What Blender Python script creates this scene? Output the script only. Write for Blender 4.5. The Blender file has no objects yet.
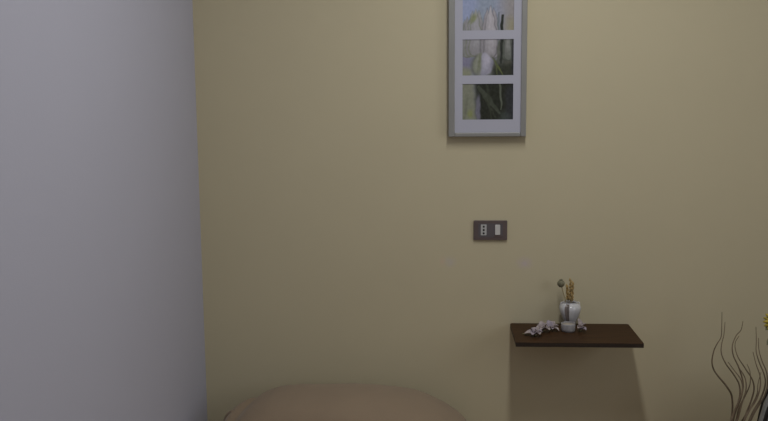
import bpy, bmesh, math, random
from mathutils import Vector, Matrix, noise
from math import sin, cos, pi, radians, sqrt, exp

scene = bpy.context.scene
COL = scene.collection
random.seed(7)

# ------------------------------------------------------------------ camera
FPX, W, H = 900.0, 768, 421
PITCH, YAW, ROLL = radians(7.6), radians(3.6), radians(0.5)
CAM = Vector((0, -3.08, 1.58))
fw = Vector((-sin(YAW) * cos(PITCH), cos(YAW) * cos(PITCH), -sin(PITCH)))
r0 = Vector((cos(YAW), sin(YAW), 0)); u0 = r0.cross(fw)
rt = r0 * cos(ROLL) - u0 * sin(ROLL); up = u0 * cos(ROLL) + r0 * sin(ROLL)
cd = bpy.data.cameras.new('camera'); cam = bpy.data.objects.new('camera', cd); COL.objects.link(cam)
cd.sensor_fit = 'HORIZONTAL'; cd.sensor_width = 36; cd.lens = 36 * FPX / W; cd.clip_start = 0.02
m = Matrix.Identity(4)
for i in range(3):
    m[i][0] = rt[i]; m[i][1] = up[i]; m[i][2] = -fw[i]; m[i][3] = CAM[i]
cam.matrix_world = m
scene.camera = cam

# ------------------------------------------------------------------ light
scene.view_settings.view_transform = 'Standard'
scene.view_settings.look = 'None'
scene.view_settings.gamma = 1
scene.view_settings.use_curve_mapping = False
scene.view_settings.exposure = -0.09
wd = bpy.data.worlds.new('world'); scene.world = wd; wd.use_nodes = True
wd.node_tree.nodes['Background'].inputs[0].default_value = (0.75, 0.85, 1.0, 1)
wd.node_tree.nodes['Background'].inputs[1].default_value = 0.02

def area(name, loc, rot, sx, sy, power, col, shape='RECTANGLE'):
    l = bpy.data.lights.new(name, 'AREA'); l.shape = shape; l.size = sx; l.size_y = sy
    l.energy = power; l.color = col
    o = bpy.data.objects.new(name, l); COL.objects.link(o); o.location = loc; o.rotation_euler = rot
    return o
# ceiling lamp in the room's middle (its fixture is built below) and a cool fill light added at the right to lift the left wall and corner
LAMP = (0.26, -1.25, 2.64)
area('lamp_light', LAMP, (0, 0, 0), 0.14, 1.1, 15.6, (1.0, 1.0, 0.985))
area('added_side_light', (2.20, -1.9, 1.70), (0, radians(90), 0), 1.28, 1.28, 11.5, (0.90, 0.94, 1.0))

# ------------------------------------------------------------------ helpers
def mat(name, col, rough=0.6, metal=0.0, spec=0.5, bump=None, vary=None, coat=0, emit=None):
    mt = bpy.data.materials.new(name); mt.use_nodes = True
    nt = mt.node_tree; b = nt.nodes['Principled BSDF']
    b.inputs['Base Color'].default_value = (*col, 1)
    b.inputs['Roughness'].default_value = rough
    b.inputs['Metallic'].default_value = metal
    b.inputs['Specular IOR Level'].default_value = spec
    b.inputs['Coat Weight'].default_value = coat
    tc = nt.nodes.new('ShaderNodeTexCoord')
    if vary:   # (scale xyz, detail, amount)
        mp = nt.nodes.new('ShaderNodeMapping'); mp.inputs['Scale'].default_value = vary[0]
        nt.links.new(tc.outputs['Object'], mp.inputs[0])
        n = nt.nodes.new('ShaderNodeTexNoise'); n.inputs['Scale'].default_value = 1; n.inputs['Detail'].default_value = vary[1]
        nt.links.new(mp.outputs[0], n.inputs['Vector'])
        cr = nt.nodes.new('ShaderNodeValToRGB')
        a = vary[2]
        cr.color_ramp.elements[0].position = .3; cr.color_ramp.elements[1].position = .7
        cr.color_ramp.elements[0].color = (*[c * (1 - a) for c in col], 1)
        cr.color_ramp.elements[1].color = (*[min(1, c * (1 + a)) for c in col], 1)
        nt.links.new(n.outputs['Fac'], cr.inputs[0]); nt.links.new(cr.outputs[0], b.inputs['Base Color'])
    if bump:   # (scale, strength, distance)
        n = nt.nodes.new('ShaderNodeTexNoise'); n.inputs['Scale'].default_value = bump[0]; n.inputs['Detail'].default_value = 4
        nt.links.new(tc.outputs['Object'], n.inputs['Vector'])
        bp = nt.nodes.new('ShaderNodeBump'); bp.inputs['Strength'].default_value = bump[1]; bp.inputs['Distance'].default_value = bump[2]
        nt.links.new(n.outputs['Fac'], bp.inputs['Height']); nt.links.new(bp.outputs[0], b.inputs['Normal'])
    if emit:
        b.inputs['Emission Color'].default_value = (*emit[0], 1); b.inputs['Emission Strength'].default_value = emit[1]
    return mt

def link(name, bm, mt, parent=None, smooth=True, loc=None, bevel=0, auto=False):
    me = bpy.data.meshes.new(name)
    bmesh.ops.recalc_face_normals(bm, faces=bm.faces)
    bm.to_mesh(me); bm.free()
    if mt: me.materials.append(mt)
    o = bpy.data.objects.new(name, me); COL.objects.link(o)
    if smooth:
        for p in me.polygons: p.use_smooth = True
    if loc is not None: o.location = loc
    if parent: o.parent = parent
    if bevel:
        bv = o.modifiers.new('bevel', 'BEVEL'); bv.width = bevel; bv.segments = 3; bv.limit_method = 'ANGLE'
        bv.harden_normals = True
    return o

def empty(name, loc, label, cat, group=None):
    o = bpy.data.objects.new(name, None); COL.objects.link(o); o.location = loc; o.empty_display_size = .05
    return tag(o, label, cat, group)
def tag(o, label, cat, group=None):
    o['label'] = label; o['category'] = cat
    if group: o['group'] = group
    return o
def struct(o):
    o['kind'] = 'structure'; return o

def box(bm, x0, x1, y0, y1, z0, z1):
    vs = [bm.verts.new((x, y, z)) for x in (x0, x1) for y in (y0, y1) for z in (z0, z1)]
    for f in ((0, 1, 3, 2), (4, 6, 7, 5), (0, 4, 5, 1), (2, 3, 7, 6), (0, 2, 6, 4), (1, 5, 7, 3)):
        bm.faces.new([vs[i] for i in f])
    return bm
def B(*a):
    return box(bmesh.new(), *a)

def tube(bm, pts, rad, seg=8, cap=True):
    """sweep a circle along points; rad = number or list"""
    pts = [Vector(p) for p in pts]; n = len(pts)
    if not hasattr(rad, '__len__'): rad = [rad] * n
    t0 = (pts[1] - pts[0]).normalized()
    a = t0.orthogonal().normalized(); rings = []
    for i, p in enumerate(pts):
        t = (pts[min(i + 1, n - 1)] - pts[max(i - 1, 0)]).normalized()
        a = (a - t * a.dot(t)).normalized(); b = t.cross(a)
        rings.append([bm.verts.new(p + (a * cos(2 * pi * k / seg) + b * sin(2 * pi * k / seg)) * rad[i]) for k in range(seg)])
    for i in range(n - 1):
        for k in range(seg):
            bm.faces.new((rings[i][k], rings[i][(k + 1) % seg], rings[i + 1][(k + 1) % seg], rings[i + 1][k]))
    if cap:
        bm.faces.new(rings[0][::-1]); bm.faces.new(rings[-1])
    return bm

def lathe(bm, prof, seg=48, fn=None, off=(0, 0, 0), capb=True, capt=False):
    """prof = [(r, z)]; fn(angle, r, z) -> r"""
    rings = []
    for r, z in prof:
        ring = []
        for k in range(seg):
            an = 2 * pi * k / seg
            rr = fn(an, r, z) if fn else r
            ring.append(bm.verts.new((off[0] + rr * cos(an), off[1] + rr * sin(an), off[2] + z)))
        rings.append(ring)
    for i in range(len(rings) - 1):
        for k in range(seg):
            bm.faces.new((rings[i][k], rings[i][(k + 1) % seg], rings[i + 1][(k + 1) % seg], rings[i + 1][k]))
    if capb: bm.faces.new(rings[0][::-1])
    if capt: bm.faces.new(rings[-1])
    return bm

def spline(pts, n=10):
    """Catmull-Rom through points"""
    P = [Vector(p) for p in pts]; P = [2 * P[0] - P[1]] + P + [2 * P[-1] - P[-2]]
    out = []
    for i in range(1, len(P) - 2):
        for k in range(n):
            t = k / n
            out.append(0.5 * ((2 * P[i]) + (P[i + 1] - P[i - 1]) * t + (2 * P[i - 1] - 5 * P[i] + 4 * P[i + 1] - P[i + 2]) * t * t
                              + (3 * P[i] - P[i - 1] - 3 * P[i + 1] + P[i + 2]) * t ** 3))
    out.append(P[-2]); return out

def at(x, y, Y):
    """point of the sight line through photo pixel x,y at the real depth Y"""
    d = fw + rt * ((x - W / 2) / FPX) - up * ((y - H / 2) / FPX)
    return CAM + d * ((Y - CAM.y) / d.y)

def lin(c):
    c /= 255.0
    return c / 12.92 if c <= .04045 else ((c + .055) / 1.055) ** 2.4

# ------------------------------------------------------------------ setting
XL, XR, YB, YF, ZC = -0.84, 2.15, 0.0, -4.4, 2.75
m_cream = mat('cream_paint', (0.585, 0.525, 0.360), .85, spec=.25, bump=(180, .12, .002))
m_lilac = mat('pale_lilac_paint', (0.470, 0.472, 0.560), .85, spec=.25, bump=(160, .12, .002))
m_ceil = mat('white_ceiling_paint', (0.86, 0.86, 0.85), .9, spec=.2)
m_floor = mat('beige_tile', (0.44, 0.29, 0.17), .4)

# broad uneven roller marks in the paint plus two filled-in screw-hole smears on the back wall
def wall_paint(mt, base, amt, smears):
    nt = mt.node_tree; b = nt.nodes['Principled BSDF']
    tc = nt.nodes.new('ShaderNodeTexCoord')
    n = nt.nodes.new('ShaderNodeTexNoise'); n.inputs['Scale'].default_value = 3.0; n.inputs['Detail'].default_value = 3
    nt.links.new(tc.outputs['Object'], n.inputs['Vector'])
    mx = nt.nodes.new('ShaderNodeMix'); mx.data_type = 'RGBA'
    mx.inputs[6].default_value = (*[c * (1 - amt) for c in base], 1); mx.inputs[7].default_value = (*[c * (1 + amt) for c in base], 1)
    nt.links.new(n.outputs['Fac'], mx.inputs[0]); out = mx.outputs[2]
    for (sx, sz, rx, rz, c, k) in smears:
        mp = nt.nodes.new('ShaderNodeMapping')
        mp.inputs['Location'].default_value = (-sx / rx, 0, -sz / rz); mp.inputs['Scale'].default_value = (1 / rx, 0, 1 / rz)
        nt.links.new(tc.outputs['Object'], mp.inputs[0])
        g = nt.nodes.new('ShaderNodeTexGradient'); g.gradient_type = 'SPHERICAL'; nt.links.new(mp.outputs[0], g.inputs[0])
        n2 = nt.nodes.new('ShaderNodeTexNoise'); n2.inputs['Scale'].default_value = 60
        nt.links.new(tc.outputs['Object'], n2.inputs['Vector'])
        q = nt.nodes.new('ShaderNodeMath'); q.operation = 'MULTIPLY'; nt.links.new(g.outputs['Fac'], q.inputs[0]); nt.links.new(n2.outputs['Fac'], q.inputs[1])
        q2 = nt.nodes.new('ShaderNodeMath'); q2.operation = 'MULTIPLY'; q2.use_clamp = True; q2.inputs[1].default_value = k; nt.links.new(q.outputs[0], q2.inputs[0])
        m2 = nt.nodes.new('ShaderNodeMix'); m2.data_type = 'RGBA'
        nt.links.new(q2.outputs[0], m2.inputs[0]); nt.links.new(out, m2.inputs[6]); m2.inputs[7].default_value = (*c, 1); out = m2.outputs[2]
    nt.links.new(out, b.inputs['Base Color'])
wall_paint(m_cream, (0.585, 0.525, 0.360), .03,
           [(0.290, 0.985, .034, .026, (.58, .50, .46), 2.0), (0.034, 0.988, .026, .024, (.56, .51, .45), 1.6),
            (0.008, 0.990, .014, .024, (.62, .50, .37), 1.5)])
wall_paint(m_lilac, (0.470, 0.472, 0.560), .02, [])

T = .12
struct(link('wall_back', B(XL - T, XR + T, YB, YB + T, 0, ZC), m_cream, smooth=False))
struct(link('wall_left', B(XL - T, XL, YF - T, YB, 0, ZC), m_lilac, smooth=False))
bm = bmesh.new(); wy0, wy1, wz0, wz1 = -2.6, -1.2, 1.0, 2.4
for a in ((YF - T, wy0, 0, ZC), (wy1, YB, 0, ZC), (wy0, wy1, 0, wz0), (wy0, wy1, wz1, ZC)):
    box(bm, XR, XR + T, a[0], a[1], a[2], a[3])
struct(link('wall_right', bm, m_cream, smooth=False))
struct(link('wall_front', B(XL, XR, YF - T, YF, 0, ZC), m_lilac, smooth=False))
struct(link('floor', B(XL - T, XR + T, YF - T, YB + T, -T, 0), m_floor, smooth=False))
struct(link('ceiling', B(XL - T, XR + T, YF - T, YB + T, ZC, ZC + T), m_ceil, smooth=False))
m_whitewood = mat('white_lacquer', (.75, .75, .73), .4)
bm = bmesh.new()
for a in ((wy0, wy0 + .05, wz0, wz1), (wy1 - .05, wy1, wz0, wz1), (wy0 + .05, wy1 - .05, wz0, wz0 + .05), (wy0 + .05, wy1 - .05, wz1 - .05, wz1)):
    box(bm, XR + .03, XR + .10, a[0], a[1], a[2], a[3])
struct(link('added_window', bm, m_whitewood, smooth=False))  # unseen window added in the right wall as an opening for the fill light

# ceiling lamp fixture
lamp = empty('ceiling_lamp', (LAMP[0], LAMP[1], ZC), 'long white tube lamp on the ceiling, above the frame', 'lamp')
link('housing', B(-.10, .10, -.60, .60, -.045, 0), m_whitewood, lamp, smooth=False, bevel=.006)
m_opal = mat('opal_tube', (.85, .85, .84), .3, emit=((1, .98, .97), .6))
for sx in (-.045, .045):
    tb = link('lamp_tube', tube(bmesh.new(), [(sx, -.57, -.068), (sx, .57, -.068)], .013, 16), m_opal, lamp)
    for sy in (-1, 1):
        link('end_cap', tube(bmesh.new(), [(sx, sy * .57, -.068), (sx, sy * .585, -.068)], .015, 16), m_whitewood, tb)

# ------------------------------------------------------------------ bed (below the frame) and pillow
m_spread = mat('tan_bedspread', (.42, .34, .26), .95, spec=.1, bump=(300, .3, .003))
bx0, bx1, by0, by1 = -0.795, 0.115, -2.0, -0.03
bed = empty('bed', (-.34, -1.0, 0), 'single bed with a dark wooden frame in the corner beside the pale lilac wall', 'bed')
m_bedwood = mat('dark_bed_wood', (.05, .03, .02), .45, vary=((3, 40, 40), 4, .3))
c0 = Vector((-.34, -1.0, 0))
def rel(b, x0, x1, y0, y1, z0, z1): return box(b, x0 - c0.x, x1 - c0.x, y0 - c0.y, y1 - c0.y, z0, z1)
link('bed_frame', rel(bmesh.new(), bx0 + .01, bx1 - .01, by0 + .01, by1 - .01, .12, .20), m_bedwood, bed, bevel=.006, smooth=False)
for lx in (bx0 + .03, bx1 - .09):
    for ly in (by0 + .05, by1 - .11):
        link('leg', rel(bmesh.new(), lx, lx + .06, ly, ly + .06, 0, .12), m_bedwood, bed, bevel=.004, smooth=False)
link('mattress', rel(bmesh.new(), bx0 + .012, bx1 - .012, by0 + .012, by1 - .012, .20, .385), mat('mattress_ticking', (.7, .68, .62), .9), bed, bevel=.03, smooth=False)
# bedspread: top sheet with sides hanging over the mattress
bm = bmesh.new(); NX, NY = 40, 70
g = {}
for i in range(NX + 1):
    for j in range(NY + 1):
        u = i / NX; v = j / NY
        # unfold: side overhang of 0.16 on the right, left and foot
        su = -0.16 + u * ((bx1 - bx0) + .32); sv = v * ((by1 - by0) + .16)
        x = min(max(bx0 + su, bx0), bx1); drop = max(0, -su, su - (bx1 - bx0))
        y = by1 - min(sv, by1 - by0); drop2 = max(0, sv - (by1 - by0))
        d = max(drop, drop2)
        w = .004 * sin(9 * (x + y) * 3) if d > 0 else 0
        z = .391 - d + .002 * noise.noise(Vector((x * 6, y * 6, 0)))
        if drop > 0: x += (w + .004) * (1 if su > 0 else -1) * (1 if su > 0 else .2)
        if drop2 > 0: y -= w + .004
        g[i, j] = bm.verts.new((x, y, z))
for i in range(NX):
    for j in range(NY):
        bm.faces.new((g[i, j], g[i + 1, j], g[i + 1, j + 1], g[i, j + 1]))
sp = link('bedspread', bm, m_spread)
so = sp.modifiers.new('s', 'SOLIDIFY'); so.thickness = .004; so.offset = 1
tag(sp, 'tan bedspread spread flat over the mattress below the puffy tan pillow', 'bedspread')

m_pillow = mat('tan_pillowcase', (.30, .228, .158), .95, spec=.1, bump=(260, .35, .003), vary=((5, 5, 5), 2, .04))
m_pillow.node_tree.nodes['Principled BSDF'].inputs['Sheen Weight'].default_value = .15
# crest heights of the puffed pillow along its length
crest = [(-.722, .468), (-.712, .502), (-.700, .519), (-.683, .531), (-.660, .543), (-.637, .552), (-.596, .570), (-.552, .584), (-.467, .5935),
         (-.380, .5985), (-.316, .600), (-.230, .598), (-.166, .593), (-.083, .579), (-.034, .561), (.016, .535), (.060, .509), (.085, .488), (.098, .466)]
def crest_z(x):
    if x <= crest[0][0]: return crest[0][1]
    for a, b in zip(crest, crest[1:]):
        if x <= b[0]:
            t = (x - a[0]) / (b[0] - a[0]); return a[1] + (b[1] - a[1]) * t
    return crest[-1][1]
ZB, YC, HB = .398, -.225, .185
def pillow_bm():
    bm = bmesh.new(); NX, NA = 84, 40
    rings = []
    for i in range(NX + 1):
        u = i / NX
        x = -.722 + .822 * (.5 - .5 * cos(pi * u)) if True else 0
        top = crest_z(x); s = (x + .316) / .416
        e = max(0.0, 1 - abs(s) ** 6) ** .5            # plan half depth narrows only close to the ends
        hb = HB * (.30 + .70 * e)
        mid = ZB + (top - ZB) * .46
        ring = []
        for k in range(NA):
            a = 2 * pi * k / NA; ca, sa = cos(a), sin(a)
            y = YC + hb * (abs(ca) ** .75) * (1 if ca > 0 else -1)
            if sa >= 0: z = mid + (top - mid) * sa ** .85
            else: z = mid - (mid - ZB) * (-sa) ** .55
            wr = .0035 * noise.noise(Vector((x * 9, y * 7, z * 9))) + .002 * noise.noise(Vector((x * 26, y * 9, 3)))
            # crease where the left corner of the case is tucked in
            dx = (x + .655 - .055 * max(0, ca)  + .03 * max(0, -ca)) / .022; cr = exp(-dx * dx) * (max(0, sa) ** .5) * .020
            z2 = z + (wr - cr if sa > -.3 else 0)
            ring.append(bm.verts.new((x, y, max(z2, ZB))))
        rings.append(ring)
    for i in range(NX):
        for k in range(NA):
            bm.faces.new((rings[i][k], rings[i][(k + 1) % NA], rings[i + 1][(k + 1) % NA], rings[i + 1][k]))
    bm.faces.new(rings[0][::-1]); bm.faces.new(rings[-1])
    return bm
pl = link('pillow', pillow_bm(), m_pillow)
ss = pl.modifiers.new('sub', 'SUBSURF'); ss.levels = ss.render_levels = 1
tag(pl, 'long puffy tan pillow lying at the head of the bed against the cream wall', 'pillow')
# tucked, darker ear of cloth at the left end
bm = bmesh.new()
tube(bm, spline([(-.688, -.235, .525), (-.702, -.232, .518), (-.713, -.230, .504), (-.718, -.230, .486), (-.718, -.230, .464)], 6), [.003] + [.0055] * 23 + [.003], 10)
link('corner_seam', bm, m_pillow, pl)

# ------------------------------------------------------------------ floating shelf
m_wenge = mat('dark_wenge_laminate', (.054, .027, .0125), .5, spec=.1, vary=((9, 90, 90), 5, .28), bump=(60, .05, .001))
def rounded_plate(x0, x1, y0, y1, z0, z1, r, seg=6):
    bm = bmesh.new(); loop = []
    for (cx, cy, a0) in ((x1 - r, y1 - r, 0), (x0 + r, y1 - r, 90), (x0 + r, y0 + r, 180), (x1 - r, y0 + r, 270)):
        for k in range(seg + 1):
            a = radians(a0 + 90 * k / seg); loop.append((cx + r * cos(a), cy + r * sin(a)))
    b = [bm.verts.new((x, y, z0)) for x, y in loop]; t = [bm.verts.new((x, y, z1)) for x, y in loop]
    bm.faces.new(b[::-1]); bm.faces.new(t); n = len(loop)
    for i in range(n): bm.faces.new((b[i], b[(i + 1) % n], t[(i + 1) % n], t[i]))
    return bm
ST = .7725
shelf = empty('wall_shelf', (.447, 0, ST), 'dark brown floating shelf board fixed to the cream wall, holding the white vase', 'shelf')
link('shelf_board', rounded_plate(-.204, .2025, -.245, -.001, -.0145, 0, .010), m_wenge, shelf, smooth=False, bevel=.0012)
m_edge = mat('black_edge_band', (.022, .014, .009), .5)
link('front_edge', rounded_plate(-.2042, .2027, -.2454, -.236, -.0142, -.0008, .0045), m_edge, shelf, smooth=False)

# ------------------------------------------------------------------ white vase on shelf
m_ceram = mat('white_glazed_ceramic', (.62, .62, .64), .16, spec=.6, coat=.4, vary=((30, 30, 30), 3, .03))
VX, VY = .4425, -.048
def lobes(an, r, z):
    k = max(0, min(1, (z - .012) / .05)) * max(0, min(1, (.091 - z) / .012))
    # six soft vertical flutes, the deepest facing the room
    d = 1 - .045 * k * (0.5 + .5 * cos(6 * (an - radians(243))))**3
    g = ((an - radians(243) + pi) % (2 * pi)) - pi
    return r * (d - .13 * k * exp(-(g / .22) ** 2))
prof = [(.004, .0), (.0180, .0), (.0190, .003), (.0172, .010), (.0200, .020), (.0255, .033), (.0315, .047), (.0352, .058), (.0372, .069), (.0362, .078),
        (.0310, .0850), (.0245, .0880), (.0222, .0900), (.0235, .0925), (.0240, .0935), (.0212, .0930), (.0195, .0880), (.029, .078), (.033, .068), (.029, .050), (.016, .022), (.004, .010)]
prof = [(r, z * .95) for r, z in prof]
vase = link('vase', lathe(bmesh.new(), prof, 96, lobes, capb=True, capt=True), m_ceram, loc=(VX, VY, ST))
tag(vase, 'small pot-bellied white glazed vase standing on the dark brown shelf', 'vase')
for s in (-1, 1):       # two little shoulder handles by the rim
    bm = bmesh.new()
    tube(bm, spline([(s * .0220, 0, .0850), (s * .0275, 0, .0870), (s * .0315, 0, .0840), (s * .0325, 0, .0770)], 6), .0017, 10)
    link('handle', bm, m_ceram, vase)

# thin brownish grey strip running down the flute that faces the room
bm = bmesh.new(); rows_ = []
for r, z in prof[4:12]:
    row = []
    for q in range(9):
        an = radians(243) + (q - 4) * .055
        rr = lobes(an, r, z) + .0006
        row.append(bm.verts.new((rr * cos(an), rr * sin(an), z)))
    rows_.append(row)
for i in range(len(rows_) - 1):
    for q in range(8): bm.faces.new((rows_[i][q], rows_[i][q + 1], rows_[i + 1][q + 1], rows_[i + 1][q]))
st_ = link('flute_strip', bm, mat('brown_grey_tone', (.20, .17, .16), .3), vase)
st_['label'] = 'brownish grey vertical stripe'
# white votive cup in front of the vase
m_cup = mat('white_stoneware', (.33, .32, .325), .5, vary=((90, 90, 90), 3, .16))
cp = [(.003, 0), (.0200, 0), (.0228, .003), (.0238, .009), (.0240, .022), (.0234, .0275), (.0222, .0280), (.0214, .0265), (.0210, .018), (.003, .016)]
cup = link('votive_cup', lathe(bmesh.new(), cp, 48, capb=True, capt=True), m_cup, loc=(.4290, -.1030, ST))
tag(cup, 'squat white votive cup on the shelf right in front of the white vase', 'cup')
m_wax = mat('ivory_wax', (.5, .45, .38), .5)
link('wax', lathe(bmesh.new(), [(.002, .0165), (.0205, .0165), (.0205, .0245), (.002, .0250)], 32, capb=True, capt=True), m_wax, cup)

# dried poppy pod, three wheat ears
m_pod = mat('dry_grey_green_pod', (.20, .19, .12), .8, bump=(300, .5, .002), vary=((160, 160, 160), 3, .3))
m_stem = mat('dry_straw_stem', (.30, .23, .11), .7)
pod = empty('dried_poppy_pod', (VX - .004, VY, ST + .02), 'round grey-green dried seed pod on a thin stem, leaning left out of the vase', 'dried flower')
P0 = Vector(pod.location); PH = at(561, 283.5, VY) - P0
sp_ = spline([(0, 0, 0), (PH.x * .38, .002, PH.z * .5), (PH.x * .85, 0, PH.z * .86), (PH.x, 0, PH.z)], 8)
link('stem', tube(bmesh.new(), sp_[:-1], .0014, 8), m_stem, pod)
def ribbed(an, r, z): return r * (1 + .07 * cos(10 * an))
link('seed_head', lathe(bmesh.new(), [(.001, -.0135), (.005, -.0125), (.0095, -.008), (.0118, -.001), (.0112, .005), (.0075, .0095), (.0040, .0112), (.0062, .0128), (.0060, .0140), (.001, .0130)], 60, ribbed, capb=True, capt=True), m_pod, pod, loc=PH)
m_wheat = mat('golden_dry_wheat', (.42, .29, .11), .75, vary=((200, 200, 120), 3, .4))
ears = [((567, 286), 'left', .010), ((570.5, 280), 'middle', .000), ((573, 283), 'right', -.008)]
wl = {'left': 'short golden dried wheat ear in the vase, next to the grey-green pod',
      'middle': 'tallest golden dried wheat ear, in the middle of the vase bunch',
      'right': 'golden dried wheat ear leaning right, the rightmost stem in the vase'}
for (px, py), nm, dy in ears:
    top = at(px, py, VY + dy)
    base = Vector((VX + (top.x - VX) * .15, VY + dy * .5, ST + .02))
    w = empty('dried_wheat_ear', base, wl[nm], 'dried flower', 'dried wheat ears in the vase')
    T1 = top - base; link('stem', tube(bmesh.new(), [(0, 0, 0), T1 * .5, T1 * .97], .0012, 8), m_stem, w)
    bm = bmesh.new(); L = T1.length; d = T1.normalized(); a = d.orthogonal().normalized(); b = d.cross(a)
    s0 = .070
    for q in range(15):
        h = s0 + (L - s0 - .006) * q / 14; ang = q * 2.4
        o = a * cos(ang) + b * sin(ang); wd_ = .0046 * (1 - .45 * q / 14)
        c = d * h
        tube(bm, [c, c + d * .004 + o * wd_ * .75, c + d * .009 + o * wd_, c + d * .014 + o * wd_ * .55], [.0012, .0026, .0022, .0004], 8)
    link('grain_head', bm, m_wheat, w)

# pale pink dried blossoms lying on the shelf
m_pink = mat('pale_pink_petal', (.42, .36, .355), .7, vary=((120, 120, 120), 3, .22))
m_pinkd = mat('mauve_petal', (.35, .305, .35), .7, vary=((120, 120, 120), 3, .22))
m_leafy = mat('dull_green_stalk', (.24, .22, .12), .7)
def petal(bm, base, direction, length, width, lift, curl=.4, roll=0.0):
    """a cupped petal with thickness"""
    d = Vector(direction).normalized(); side = d.cross(Vector((0, 0, 1)))
    if side.length < .1: side = Vector((1, 0, 0))
    side.normalize(); upv = side.cross(d).normalized()
    side, upv = side * cos(roll) + upv * sin(roll), upv * cos(roll) - side * sin(roll)
    base = Vector(base); n, mm = 8, 6; tops = []; bots = []
    for i in range(n + 1):
        t = i / n; wv = width * .5 * (sin(pi * min(1, t * .93 + .05)) ** .7) 
        rowt, rowb = [], []
        for j in range(mm + 1):
            s = j / mm * 2 - 1
            p = base + d * (length * t) + side * (wv * s) + upv * (lift * sin(t * pi * .5) * length - curl * length * t * t * .5 + width * .30 * s * s * sin(pi * t))
            rowt.append(bm.verts.new(p + upv * .0006)); rowb.append(bm.verts.new(p - upv * .0006))
        tops.append(rowt); bots.append(rowb)
    for i in range(n):
        for j in range(mm):
            bm.faces.new((tops[i][j], tops[i][j + 1], tops[i + 1][j + 1], tops[i + 1][j]))
            bm.faces.new((bots[i][j], bots[i + 1][j], bots[i + 1][j + 1], bots[i][j + 1]))
    for i in range(n):
        bm.faces.new((tops[i][0], tops[i + 1][0], bots[i + 1][0], bots[i][0])); bm.faces.new((tops[i][mm], bots[i][mm], bots[i + 1][mm], tops[i + 1][mm]))
    for j in range(mm):
        bm.faces.new((tops[0][j], bots[0][j], bots[0][j + 1], tops[0][j + 1])); bm.faces.new((tops[n][j], tops[n][j + 1], bots[n][j + 1], bots[n][j]))
    return bm
def blossom(loc, label, petals, stalk=None, mats=None, k_=1.18):
    o = empty('dried_blossom', loc, label, 'dried flower', 'dried blossoms lying on the shelf')
    for k, (d, L, wd_, lf, cu, ro) in enumerate(petals):
        bm = petal(bmesh.new(), (0, 0, .006), (d[0], d[1], d[2] * .7), L * k_, wd_ * k_, lf * .7, cu, ro)
        zmin = min(v.co.z for v in bm.verts)
        if zmin < .0005:
            for v in bm.verts:
                if v.co.z < .0005: v.co.z = .0005 + (v.co.z - zmin) * .05
        link('petal', bm, (mats or [m_pink])[k % len(mats or [1])], o)
    bm = lathe(bmesh.new(), [(.001, .0), (.0035, .001), (.005, .005), (.0038, .0095), (.001, .011)], 14, capb=True, capt=True)
    link('flower_centre', bm, m_leafy, o)
    if stalk: link('stalk', tube(bmesh.new(), spline(stalk, 5), .0016, 8), m_leafy, o)
    return o
blossom((.313, -.166, ST), 'pale mauve dried blossom lying nearest the left front corner of the shelf',
        [((-1, .15, .15), .030, .018, .25, .5, .3), ((-.5, -1, .2), .024, .020, .5, .6, 0), ((.5, -1, .3), .024, .020, .5, .6, .2),
         ((1, -.1, .4), .022, .020, .6, .6, 0), ((.5, 1, .8), .022, .020, .6, .4, 0), ((-.5, .8, .9), .022, .018, .5, .4, 0), ((0, -.3, 1), .020, .018, .1, .2, 1.0)],
        [(-.012, .004, .003), (-.026, .010, .003), (-.040, .018, .0025)], [m_pink, m_pinkd])
blossom((.345, -.112, ST), 'pink-white dried blossom with a thin stalk, between the mauve blossom and the vase',
        [((-1, -.3, .5), .024, .018, .4, .5, .3), ((-.4, -1, .3), .026, .016, .5, .5, 0), ((.6, -1, .25), .030, .016, .4, .4, .2),
         ((-.2, .4, 1), .026, .018, .4, .4, .5), ((.3, -.2, 1), .024, .016, .3, .4, -.6), ((-.7, .6, .6), .024, .018, .5, .5, 0)],
        [(-.012, -.004, .004), (-.030, -.012, .003), (-.048, -.014, .002)], [m_pink])
blossom((.370, -.100, ST), 'pink-white dried blossom with long drooping petals, closest to the left of the vase',
        [((.9, -.8, .2), .030, .015, .4, .7, .2), ((1, .1, .5), .026, .017, .5, .6, 0), ((-.2, .3, 1), .026, .020, .3, .4, .3),
         ((.5, .4, .9), .026, .018, .4, .4, -.3), ((-.6, -.8, .6), .022, .016, .4, .5, 0), ((.2, -1, .5), .022, .014, .4, .7, .3)], None, [m_pink, m_pink, m_pinkd])
blossom((.4690, -.104, ST), 'pink-white dried blossom propped upright at the right side of the vase',
        [((-.1, .1, 1), .036, .018, .1, .2, .2), ((.5, 0, .8), .028, .016, .3, .4, .2), ((.6, -.9, .25), .028, .017, .4, .5, 0),
         ((-.5, -.8, .5), .022, .018, .5, .5, .3), ((.1, -.8, .9), .026, .016, .3, .3, .7), ((.9, .4, .4), .020, .014, .4, .5, 0)], None, [m_pink, m_pink, m_pinkd], 1.05)

# ------------------------------------------------------------------ socket and switch plate
m_plate = mat('dark_grey_metallic_plate', (.150, .118, .112), .38, metal=.25, vary=((25, 25, 25), 2, .10))
m_ins = mat('light_grey_plastic', (.50, .50, .49), .35)
m_hole = mat('black_hole', (.01, .01, .01), .8)
sw = empty('switch_plate', (.1725, 0, 1.1005), 'dark grey wall plate with a light three-hole socket and a light rocker switch', 'wall socket')
def rp_xz(x0, x1, z0, z1, y0, y1, r, seg=5):
    bm = rounded_plate(x0, x1, z0, z1, y0, y1, r, seg)
    for v in bm.verts: v.co = Vector((v.co.x, -v.co.z, v.co.y))
    return bm
link('plate', rp_xz(-.0575, .0575, -.034, .034, .001, .009, .004), m_plate, sw, smooth=False, bevel=.0015)
link('mounting_frame', rp_xz(-.042, .042, -.0235, .0235, .009, .0098, .002), mat('darker_grey_plastic', (.12, .108, .115), .4), sw, smooth=False)
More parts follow.
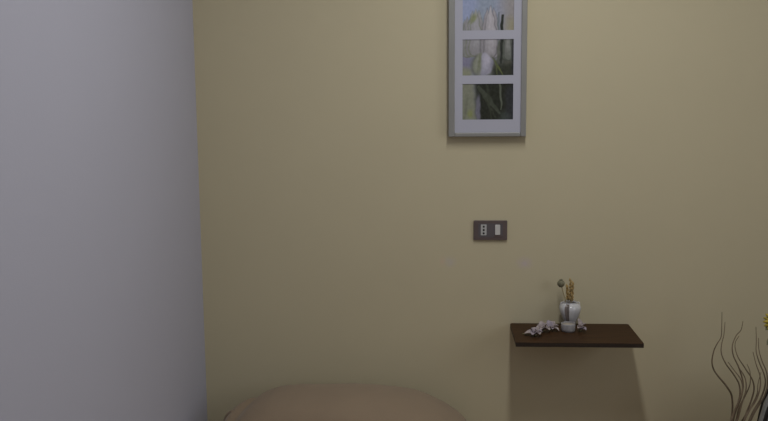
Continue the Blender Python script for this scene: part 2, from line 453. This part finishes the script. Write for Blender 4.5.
soc = link('socket_insert', rp_xz(-.0330, -.0135, -.017, .0205, .0098, .0112, .002), m_ins, sw, smooth=False)
for k, z in enumerate((.013, .0015, -.010)):
    bm = bmesh.new(); lathe(bm, [(.0005, 0), (.0036, 0), (.0036, .0006), (.0005, .0006)], 20, capb=True, capt=True)
    for v in bm.verts: v.co = Vector((v.co.x - .0232, -.0112 - v.co.z, v.co.y + z))
    link('pin_hole', bm, m_hole, soc, smooth=False)
link('rocker_switch', rp_xz(.0155, .0330, -.0155, .0200, .0098, .0135, .003), mat('white_plastic', (.62, .61, .59), .3), sw, smooth=False, bevel=.001)
link('module_frame', rp_xz(.0125, .0400, -.0225, -.0170, .0098, .0108, .001), m_plate, sw, smooth=False)

# ------------------------------------------------------------------ picture
pc = empty('picture_frame', (.1595, 0, 1.69), 'tall silver-grey framed picture of white tulips in three panes on cream wall', 'picture')
FY = .030
def fx(px): return at(px, 70, -FY).x - .1595
def fz(py): return at(488, py, -FY).z - 1.69
X0, X1, Z0, Z1 = fx(448.5), fx(526.9), fz(136.8), fz(-26)
mx0, mx1, mz0, mz1 = fx(454.8), fx(521.2), fz(132.5), fz(-19)
m_silver = mat('brushed_silver_moulding', (.31, .31, .295), .45, metal=.3, vary=((12, 12, 12), 2, .03))
m_side = mat('grey_moulding_side', (.21, .19, .17), .6)
def bar(name, a, mt, y0=-FY, y1=-.002, bev=.003):
    return link(name, B(a[0], a[1], y0, y1, a[2], a[3]), mt, pc, smooth=False, bevel=bev)
bar('left_moulding', (X0, mx0, Z0, Z1), m_silver)
bar('right_moulding', (mx1, X1, Z0, Z1), m_silver)
bar('bottom_moulding', (mx0, mx1, Z0, mz0), m_silver)
bar('top_moulding', (mx0, mx1, mz1, Z1), m_silver)
m_mat = mat('bluish_white_mount', (.46, .465, .545), .8, spec=.2)
wx = (fx(462.6), fx(513.6)); rows = [(-6, 30.2), (39.2, 75.3), (83.8, 119.6)]
bm = bmesh.new(); ya, yb = -FY + .005, -.006
box(bm, mx0, wx[0], ya, yb, mz0, mz1); box(bm, wx[1], mx1, ya, yb, mz0, mz1)
zs = [mz1] + [z for r in rows for z in (fz(r[0]), fz(r[1]))] + [mz0]
for i in range(0, 8, 2): box(bm, wx[0], wx[1], ya, yb, zs[i + 1], zs[i])
link('mount', bm, m_mat, pc, smooth=False)

def sm(e0, e1, x):
    t = max(0, min(1, (x - e0) / (e1 - e0))); return t * t * (3 - 2 * t)
def mixc(a, b, t): return tuple(a[i] + (b[i] - a[i]) * t for i in range(3))
def ell(x, y, cx, cy, rx, ry, rot=0, soft=.18):
    dx, dy = x - cx, y - cy; c, s = cos(rot), sin(rot)
    q = sqrt(((dx * c + dy * s) / rx) ** 2 + ((-dx * s + dy * c) / ry) ** 2)
    return 1 - sm(1 - soft, 1 + soft, q)
def bud(x, y, cx, top, bot, rx):
    """tulip bud outline: pointed above, round below"""
    if y < top or y > bot: return 0
    t = (y - top) / (bot - top)
    w = rx * (sin(pi * min(1, t * .62 + .0)) ** .8 if t < .85 else (sin(pi * .527) * sqrt(max(0, 1 - ((t - .85) / .15) ** 2))))
    return 1 - sm(w - .8, w + .5, abs(x - cx))
def blade(x, y, xa, ya_, xb, yb_, w):
    dx, dy = xb - xa, yb_ - ya_; L2 = dx * dx + dy * dy; t = ((x - xa) * dx + (y - ya_) * dy) / L2
    if t < 0 or t > 1: return 0
    d = abs((x - xa) * dy - (y - ya_) * dx) / sqrt(L2); ww = w * (.25 + .75 * sin(pi * min(1, .15 + t * .8)))
    return 1 - sm(ww * .6, ww * 1.3, d)
def tulips(x, y):
    """printed photograph of white tulips: colour at x, y"""
    X_, Y_ = x, y
    x += noise.noise(Vector((x * .14, y * .14, 4))) * 1.2; y += noise.noise(Vector((x * .14, y * .14, 9))) * 1.2
    c = mixc((116, 124, 148), (116, 113, 114), sm(486, 512, x))
    c = mixc(c, (110, 118, 128), sm(472, 482, x) * (1 - sm(490, 500, x)) * .7)
    c = mixc(c, (116, 112, 92), sm(502, 511, x) * sm(12, 24, y) * .8)
    # dark foliage behind and below
    c = mixc(c, (92, 92, 92), sm(34, 44, y) * .5)
    dk = max(sm(55, 68, y) * sm(487, 496, x), sm(496, 501, x) * sm(36, 44, y) * .7)
    c = mixc(c, (40, 42, 35), dk)
    c = mixc(c, (32, 34, 28), sm(79, 85, y) * sm(470, 479, x))
    if y > 46:
        c = mixc(c, (98, 96, 114), (1 - sm(468, 475, x)) * sm(50, 58, y) * .9)
        c = mixc(c, (106, 108, 92), (1 - sm(468, 476, x)) * sm(64, 72, y))
        c = mixc(c, (100, 102, 90), (1 - sm(470, 477, x + (y - 84) * -.10)) * sm(76, 86, y))
        c = mixc(c, (94, 93, 106), ell(x, y, 478.5, 109, 2.6, 14, 0, .4) * .85)
        c = mixc(c, (104, 110, 66), ell(x, y, 470.5, 114, 2.6, 4, 0, .7) * .7)
        c = mixc(c, (66, 68, 56), ell(x, y, 466, 108, 1.5, 12, .1, .8) * .3)
    def petals(c, cx, top, bot, rx, lo, hi, rim, sh=0.0):
        """one bud drawn as three overlapping petals"""
        for (ox, w, t_, tone) in ((-rx * .42, .72, 2.5, .35), (rx * .42, .72, 2.0, .15), (0, .74, 0, .8)):
            k = bud(x, y, cx + ox, top + t_, bot, rx * w)
            e = bud(x, y, cx + ox, top + t_ - 1.2, bot + 1.0, rx * w + 1.1)
            c = mixc(c, rim, max(0, e - k) * .75)
            s_ = .5 + .5 * sin((x - cx - ox) * 1.9 + y * .06)
            b_ = mixc(lo, hi, min(1, tone * .6 + .4 * sm(rx * w, 0, abs(x - cx - ox - .8)) + .16 * s_))
            c = mixc(c, mixc(b_, lo, sm(top + (bot - top) * .55, bot, y) * sh), k)
        return c
    c = petals(c, 467, 17, 56, 6.5, (96, 98, 96), (116, 115, 118), (90, 92, 86), .6)
    c = petals(c, 475.5, 9, 56, 8.0, (102, 101, 103), (128, 127, 132), (92, 96, 82), .7)
    c = mixc(c, (98, 104, 72), ell(x, y, 473.2, 18, 2.6, 5.0, .5, .7) * .8)
    c = petals(c, 490.2, 6, 58, 8.4, (102, 100, 104), (140, 137, 142), (82, 80, 84), .5)
    # stems and blades
    c = mixc(c, (82, 90, 94), blade(x, y, 498.5, 12, 498, 46, 1.3) * .7)
    c = mixc(c, (34, 37, 33), blade(x, y, 502.3, 14, 501.5, 64, 1.9))
    c = mixc(c, (64, 68, 58), blade(x, y, 499, 40, 498, 66, 1.4) * .7)
    c = petals(c, 507.8, 26, 60, 4.4, (74, 77, 72), (106, 107, 105), (56, 60, 54), .8) if y > 34 else c
    c = mixc(c, (76, 82, 50), blade(x, y, 492, 57, 504, 76, 1.0) * .9)
    c = mixc(c, (66, 72, 48), blade(x, y, 496, 60, 498, 80, .8) * .8)
    c = mixc(c, (34, 35, 38), sm(510.5, 513, X_) * sm(34, 40, y) * .8)
    # front bud
    k = ell(x, y, 483.2, 64.5, 10.2, 12.0, .15, .12)
    e = ell(x, y, 483.2, 64.8, 11.5, 13.4, .15, .25) * sm(52, 58, y)
    c = mixc(c, (66, 66, 58), e * .8)
    if k > 0:
        cc = mixc((100, 103, 92), (122, 121, 133), sm(479.5, 483, x))
        cc = mixc(cc, (146, 144, 155), ell(x, y, 487, 59.5, 3.2, 6.5, .25, .9) * .8)
        cc = mixc(cc, (94, 94, 104), sm(489, 493, x) * .7 + sm(68, 76, y) * .35)
        cc = mixc(cc, (84, 88, 66), ell(x, y, 479.8, 60, 1.3, 9, .25, .8) * .6)
        cc = mixc(cc, (112, 114, 106), ell(x, y, 476.5, 63, 1.8, 7, .2, .8) * .7)
        c = mixc(c, cc, k)
    # leaves in the lowest pane
    c = mixc(c, (58, 62, 53), blade(x, y, 478, 86, 501, 114, 2.8) * .8)
    c = mixc(c, (76, 80, 70), blade(x, y, 500, 80, 502, 110, 1.1) * .9)
    c = mixc(c, (46, 49, 40), blade(x, y, 487, 84, 492, 122, 1.4) * .7)
    c = mixc(c, (50, 53, 44), blade(x, y, 484, 96, 498, 121, 1.2) * .6)
    c = mixc(c, (40, 41, 45), sm(504, 508, x) * sm(84, 90, y) * .7)
    c = mixc(c, (56, 62, 60), ell(x, y, 505, 117, 5, 5, 0, .8) * sm(84, 90, y) * .7)
    n = noise.noise(Vector((X_ * .35, Y_ * .35, 1))) * 6 + noise.noise(Vector((X_ * 1.1, Y_ * .3, 6))) * 5
    return tuple(max(4, v + n) for v in c)
GAIN = 1 / .52
m_print = bpy.data.materials.new('printed_photograph'); m_print.use_nodes = True
nt = m_print.node_tree; va = nt.nodes.new('ShaderNodeVertexColor'); va.layer_name = 'print'
nt.links.new(va.outputs[0], nt.nodes['Principled BSDF'].inputs['Base Color']); nt.nodes['Principled BSDF'].inputs['Roughness'].default_value = .6
nt.nodes['Principled BSDF'].inputs['Specular IOR Level'].default_value = .2
for (pa, pb) in rows:
    NXp, NYp = 102, 72; verts = []; cols = []; za, zb = fz(pa), fz(pb); yy = -FY + .0075
    for j in range(NYp + 1):
        for i in range(NXp + 1):
            u, v = i / NXp, j / NYp
            verts.append((wx[0] + (wx[1] - wx[0]) * u, yy, za + (zb - za) * v))
            c = tulips(462.6 + 51 * u, pa + (pb - pa) * v); cols.append([min(.85, lin(q) * GAIN) for q in c] + [1])
    faces = [(j * (NXp + 1) + i, (j + 1) * (NXp + 1) + i, (j + 1) * (NXp + 1) + i + 1, j * (NXp + 1) + i + 1) for j in range(NYp) for i in range(NXp)]
    n0 = len(verts)      # backing so that the print is a thin card, not a bare plane
    for (x_, z_) in ((wx[0], za), (wx[1], za), (wx[1], zb), (wx[0], zb)): verts.append((x_, yy + .003, z_)); cols.append([.5, .5, .5, 1])
    faces.append((n0, n0 + 1, n0 + 2, n0 + 3))
    me = bpy.data.meshes.new('tulip_print'); me.from_pydata(verts, [], faces); me.materials.append(m_print)
    at_ = me.color_attributes.new('print', 'FLOAT_COLOR', 'POINT')
    for i, c in enumerate(cols): at_.data[i].color = c
    o = bpy.data.objects.new('tulip_print', me); COL.objects.link(o); o.parent = pc

# ------------------------------------------------------------------ twigs in a tall floor vase, lower right
m_twig = mat('dry_brown_twig', (.19, .145, .095), .8, vary=((60, 60, 20), 3, .3))
TV = Vector((.885, -.27, 0))
m_tv = mat('brown_clay', (.16, .09, .05), .6, bump=(40, .2, .003))
tp = [(.01, 0), (.075, 0), (.082, .01), (.10, .08), (.095, .18), (.06, .27), (.040, .32), (.046, .345), (.041, .345), (.034, .32), (.05, .27), (.08, .18), (.01, .03)]
tv = link('floor_vase', lathe(bmesh.new(), tp, 48, capb=True, capt=True), m_tv, loc=TV)
tag(tv, 'brown clay vase on the floor holding the dry wavy twigs', 'vase')
G = 'dry wavy twigs at the right edge'
twigs = [
    ([(722, 312), (721.8, 325), (721, 337), (717, 344), (713.8, 351), (712, 361), (713.5, 369), (718, 376), (727, 387), (732, 398), (731, 421)], -.20,
     'dry wavy twig bowing furthest left, the leftmost of the bunch'),
    ([(725, 322), (724, 334), (721.5, 345), (721.5, 354), (726, 364), (734, 375), (739.5, 386), (739, 400), (732, 418), (729, 432)], -.225,
     'dry twig crossing the leftmost one, short tip just right of its top'),
    ([(743, 321), (741, 330), (736, 336), (732.3, 346), (733.5, 356), (739, 368), (743, 383), (741, 397), (735, 413), (731, 430)], -.25,
     'dark dry twig with a tight left kink, third from the left'),
    ([(739, 336), (735, 344), (737.5, 356), (745, 368), (752, 379), (754, 389), (751, 401), (746, 414), (741, 430)], -.275,
     'dry twig in the middle of the bunch bending right and back down'),
    ([(756, 327), (756.3, 340), (756.3, 352), (759.5, 363), (764, 374), (765.3, 384), (761, 398), (753, 412), (746, 428)], -.30,
     'upright dry twig with a straight tip, near the yellow flower'),
    ([(758.5, 338), (759, 350), (762, 361), (766.5, 372), (767.5, 384), (764, 397), (757, 408), (749, 424)], -.325,
     'dry twig nearest the grey vase, the rightmost of the bunch'),
    ([(747, 364), (750, 372), (750, 384), (745, 396), (739, 408), (735, 425)], -.175, 'short dry twig without a long tip, low in the bunch behind the others'),
    ([(733, 356), (738, 366), (745, 378), (746, 390), (742, 403), (738, 418), (735, 428)], -.35, 'dry twig curving beside the kinked one, ending halfway up'),
    ([(728, 362), (734, 370), (741, 380), (742.5, 391), (738, 403), (733, 415), (730, 428)], -.375, 'dry twig ending low, just inside the outward bow of the leftmost twig'),
    ([(761, 372), (758, 384), (757, 394), (752, 405), (745, 416), (739, 428)], -.15, 'short slanting dry twig at the bottom, left of the grey ribbed vase'),
    ([(753, 352), (756, 364), (760, 376), (760, 388), (756, 400), (749, 411), (742, 427)], -.40, 'thin dry twig between the middle twig and the upright straight-tipped one'),
]
for pts, Y, lab in twigs:
    P = [at(x, y, Y + .004 * sin(i * 1.3)) for i, (x, y) in enumerate(pts)]
    e = P[-1]; q = Vector((TV.x + (e.x - TV.x) * .12, TV.y + (e.y - TV.y) * .3, .20))
    nk = Vector((TV.x + (e.x - TV.x) * .3, TV.y + (e.y - TV.y) * .4, .345))
    S = spline(P + [nk, q], 8); n = len(S)
    o = link('dried_twig', tube(bmesh.new(), S, [.0009 + .0021 * min(1, 1.5 * i / n) for i in range(n)], 8), m_twig)
    tag(o, lab, 'twig', G)

# ------------------------------------------------------------------ grey vase with dark ribs and yellow flowers, cut by the right edge
m_gv = mat('blue_grey_glaze', (.34, .36, .38), .3, vary=((14, 14, 30), 3, .35))
m_rib = mat('black_rib', (.02, .02, .02), .35)
GV = Vector((1.135, -.36, 0))
gp = [(.01, 0), (.085, 0), (.09, .01), (.115, .10), (.145, .25), (.158, .38), (.157, .45), (.150, .53), (.138, .585), (.120, .63), (.110, .652), (.116, .668), (.110, .668), (.104, .650), (.125, .60), (.14, .5), (.01, .05)]
gp = [(r, z * 1.03) for r, z in gp]
gv = link('flower_vase', lathe(bmesh.new(), gp, 64, capb=True, capt=True), m_gv, loc=GV)
tag(gv, 'blue-grey vase with a black rim line, cut off at the lower right corner', 'vase')
for k in range(8):
    a = radians(188 + 45 * k); bm = bmesh.new()
    tube(bm, spline([(cos(a) * (r + .003), sin(a) * (r + .003), z) for r, z in gp[2:11]], 4), .0065, 8)
    link('rib', bm, m_rib, gv)
m_yel = mat('yellow_petal', (.44, .35, .045), .6, vary=((60, 60, 60), 2, .25))
m_dk = mat('dark_flower_centre', (.10, .07, .02), .9, bump=(500, .8, .003))
m_grn = mat('grey_green_leaf', (.20, .21, .12), .7, vary=((40, 40, 40), 2, .3))
def daisy(head, label, face, R=.034):
    base = Vector((GV.x + (head.x - GV.x) * .25, GV.y, .30))
    o = empty('yellow_flower', base, label, 'flower')
    hd = head - base; f = Vector(face).normalized(); a = f.orthogonal().normalized(); b = f.cross(a)
    link('stem', tube(bmesh.new(), spline([(0, 0, 0), (hd.x * .35, 0, hd.z * .5), hd - f * .012], 8), .0022, 8), m_grn, o)
    bm = bmesh.new()
    for k in range(17):
        an = 2 * pi * k / 17; d = a * cos(an) + b * sin(an)
        c0_ = hd + d * .009; s = f.cross(d); 
        rows_ = []
        for i in range(6):
            t = i / 5; w = .0062 * sin(pi * (t * .8 + .15)); q = c0_ + d * (R - .009) * t + f * (.004 * sin(pi * t) + (k % 2) * .002)
            rows_.append([bm.verts.new(q - s * w), bm.verts.new(q + f * .0012), bm.verts.new(q + s * w), bm.verts.new(q - f * .0006)])
        for i in range(5):
            for j in range(4): bm.faces.new((rows_[i][j], rows_[i][(j + 1) % 4], rows_[i + 1][(j + 1) % 4], rows_[i + 1][j]))
        bm.faces.new(rows_[0]); bm.faces.new(rows_[-1])
    link('petals', bm, m_yel, o)
    bm = lathe(bmesh.new(), [(.001, -.004), (.010, -.003), (.013, .002), (.010, .006), (.001, .008)], 24, capb=True, capt=True)
    M = Matrix((a, b, f)).transposed()
    for v in bm.verts: v.co = hd + M @ v.co
    link('flower_centre', bm, m_dk, o)
    for off, d, L, w, lf, cu in (((0, 0, -.008), (-.8, -.3, -.35), .036, .018, .2, .5), ((.01, 0, -.05), (-.6, -.3, -.2), .045, .018, .3, .8), ((.01, 0, -.07), (.9, .2, .3), .05, .02, .3, .8)):
        link('leaf', petal(bmesh.new(), hd - f * .012 + Vector(off), d, L, w, lf, cu), m_grn, o)
daisy(at(775.5, 321.5, -.34), 'yellow flower with a dark centre, cut off by the right edge above the twigs', (-.25, -1, .35), .036)
print('scene built')
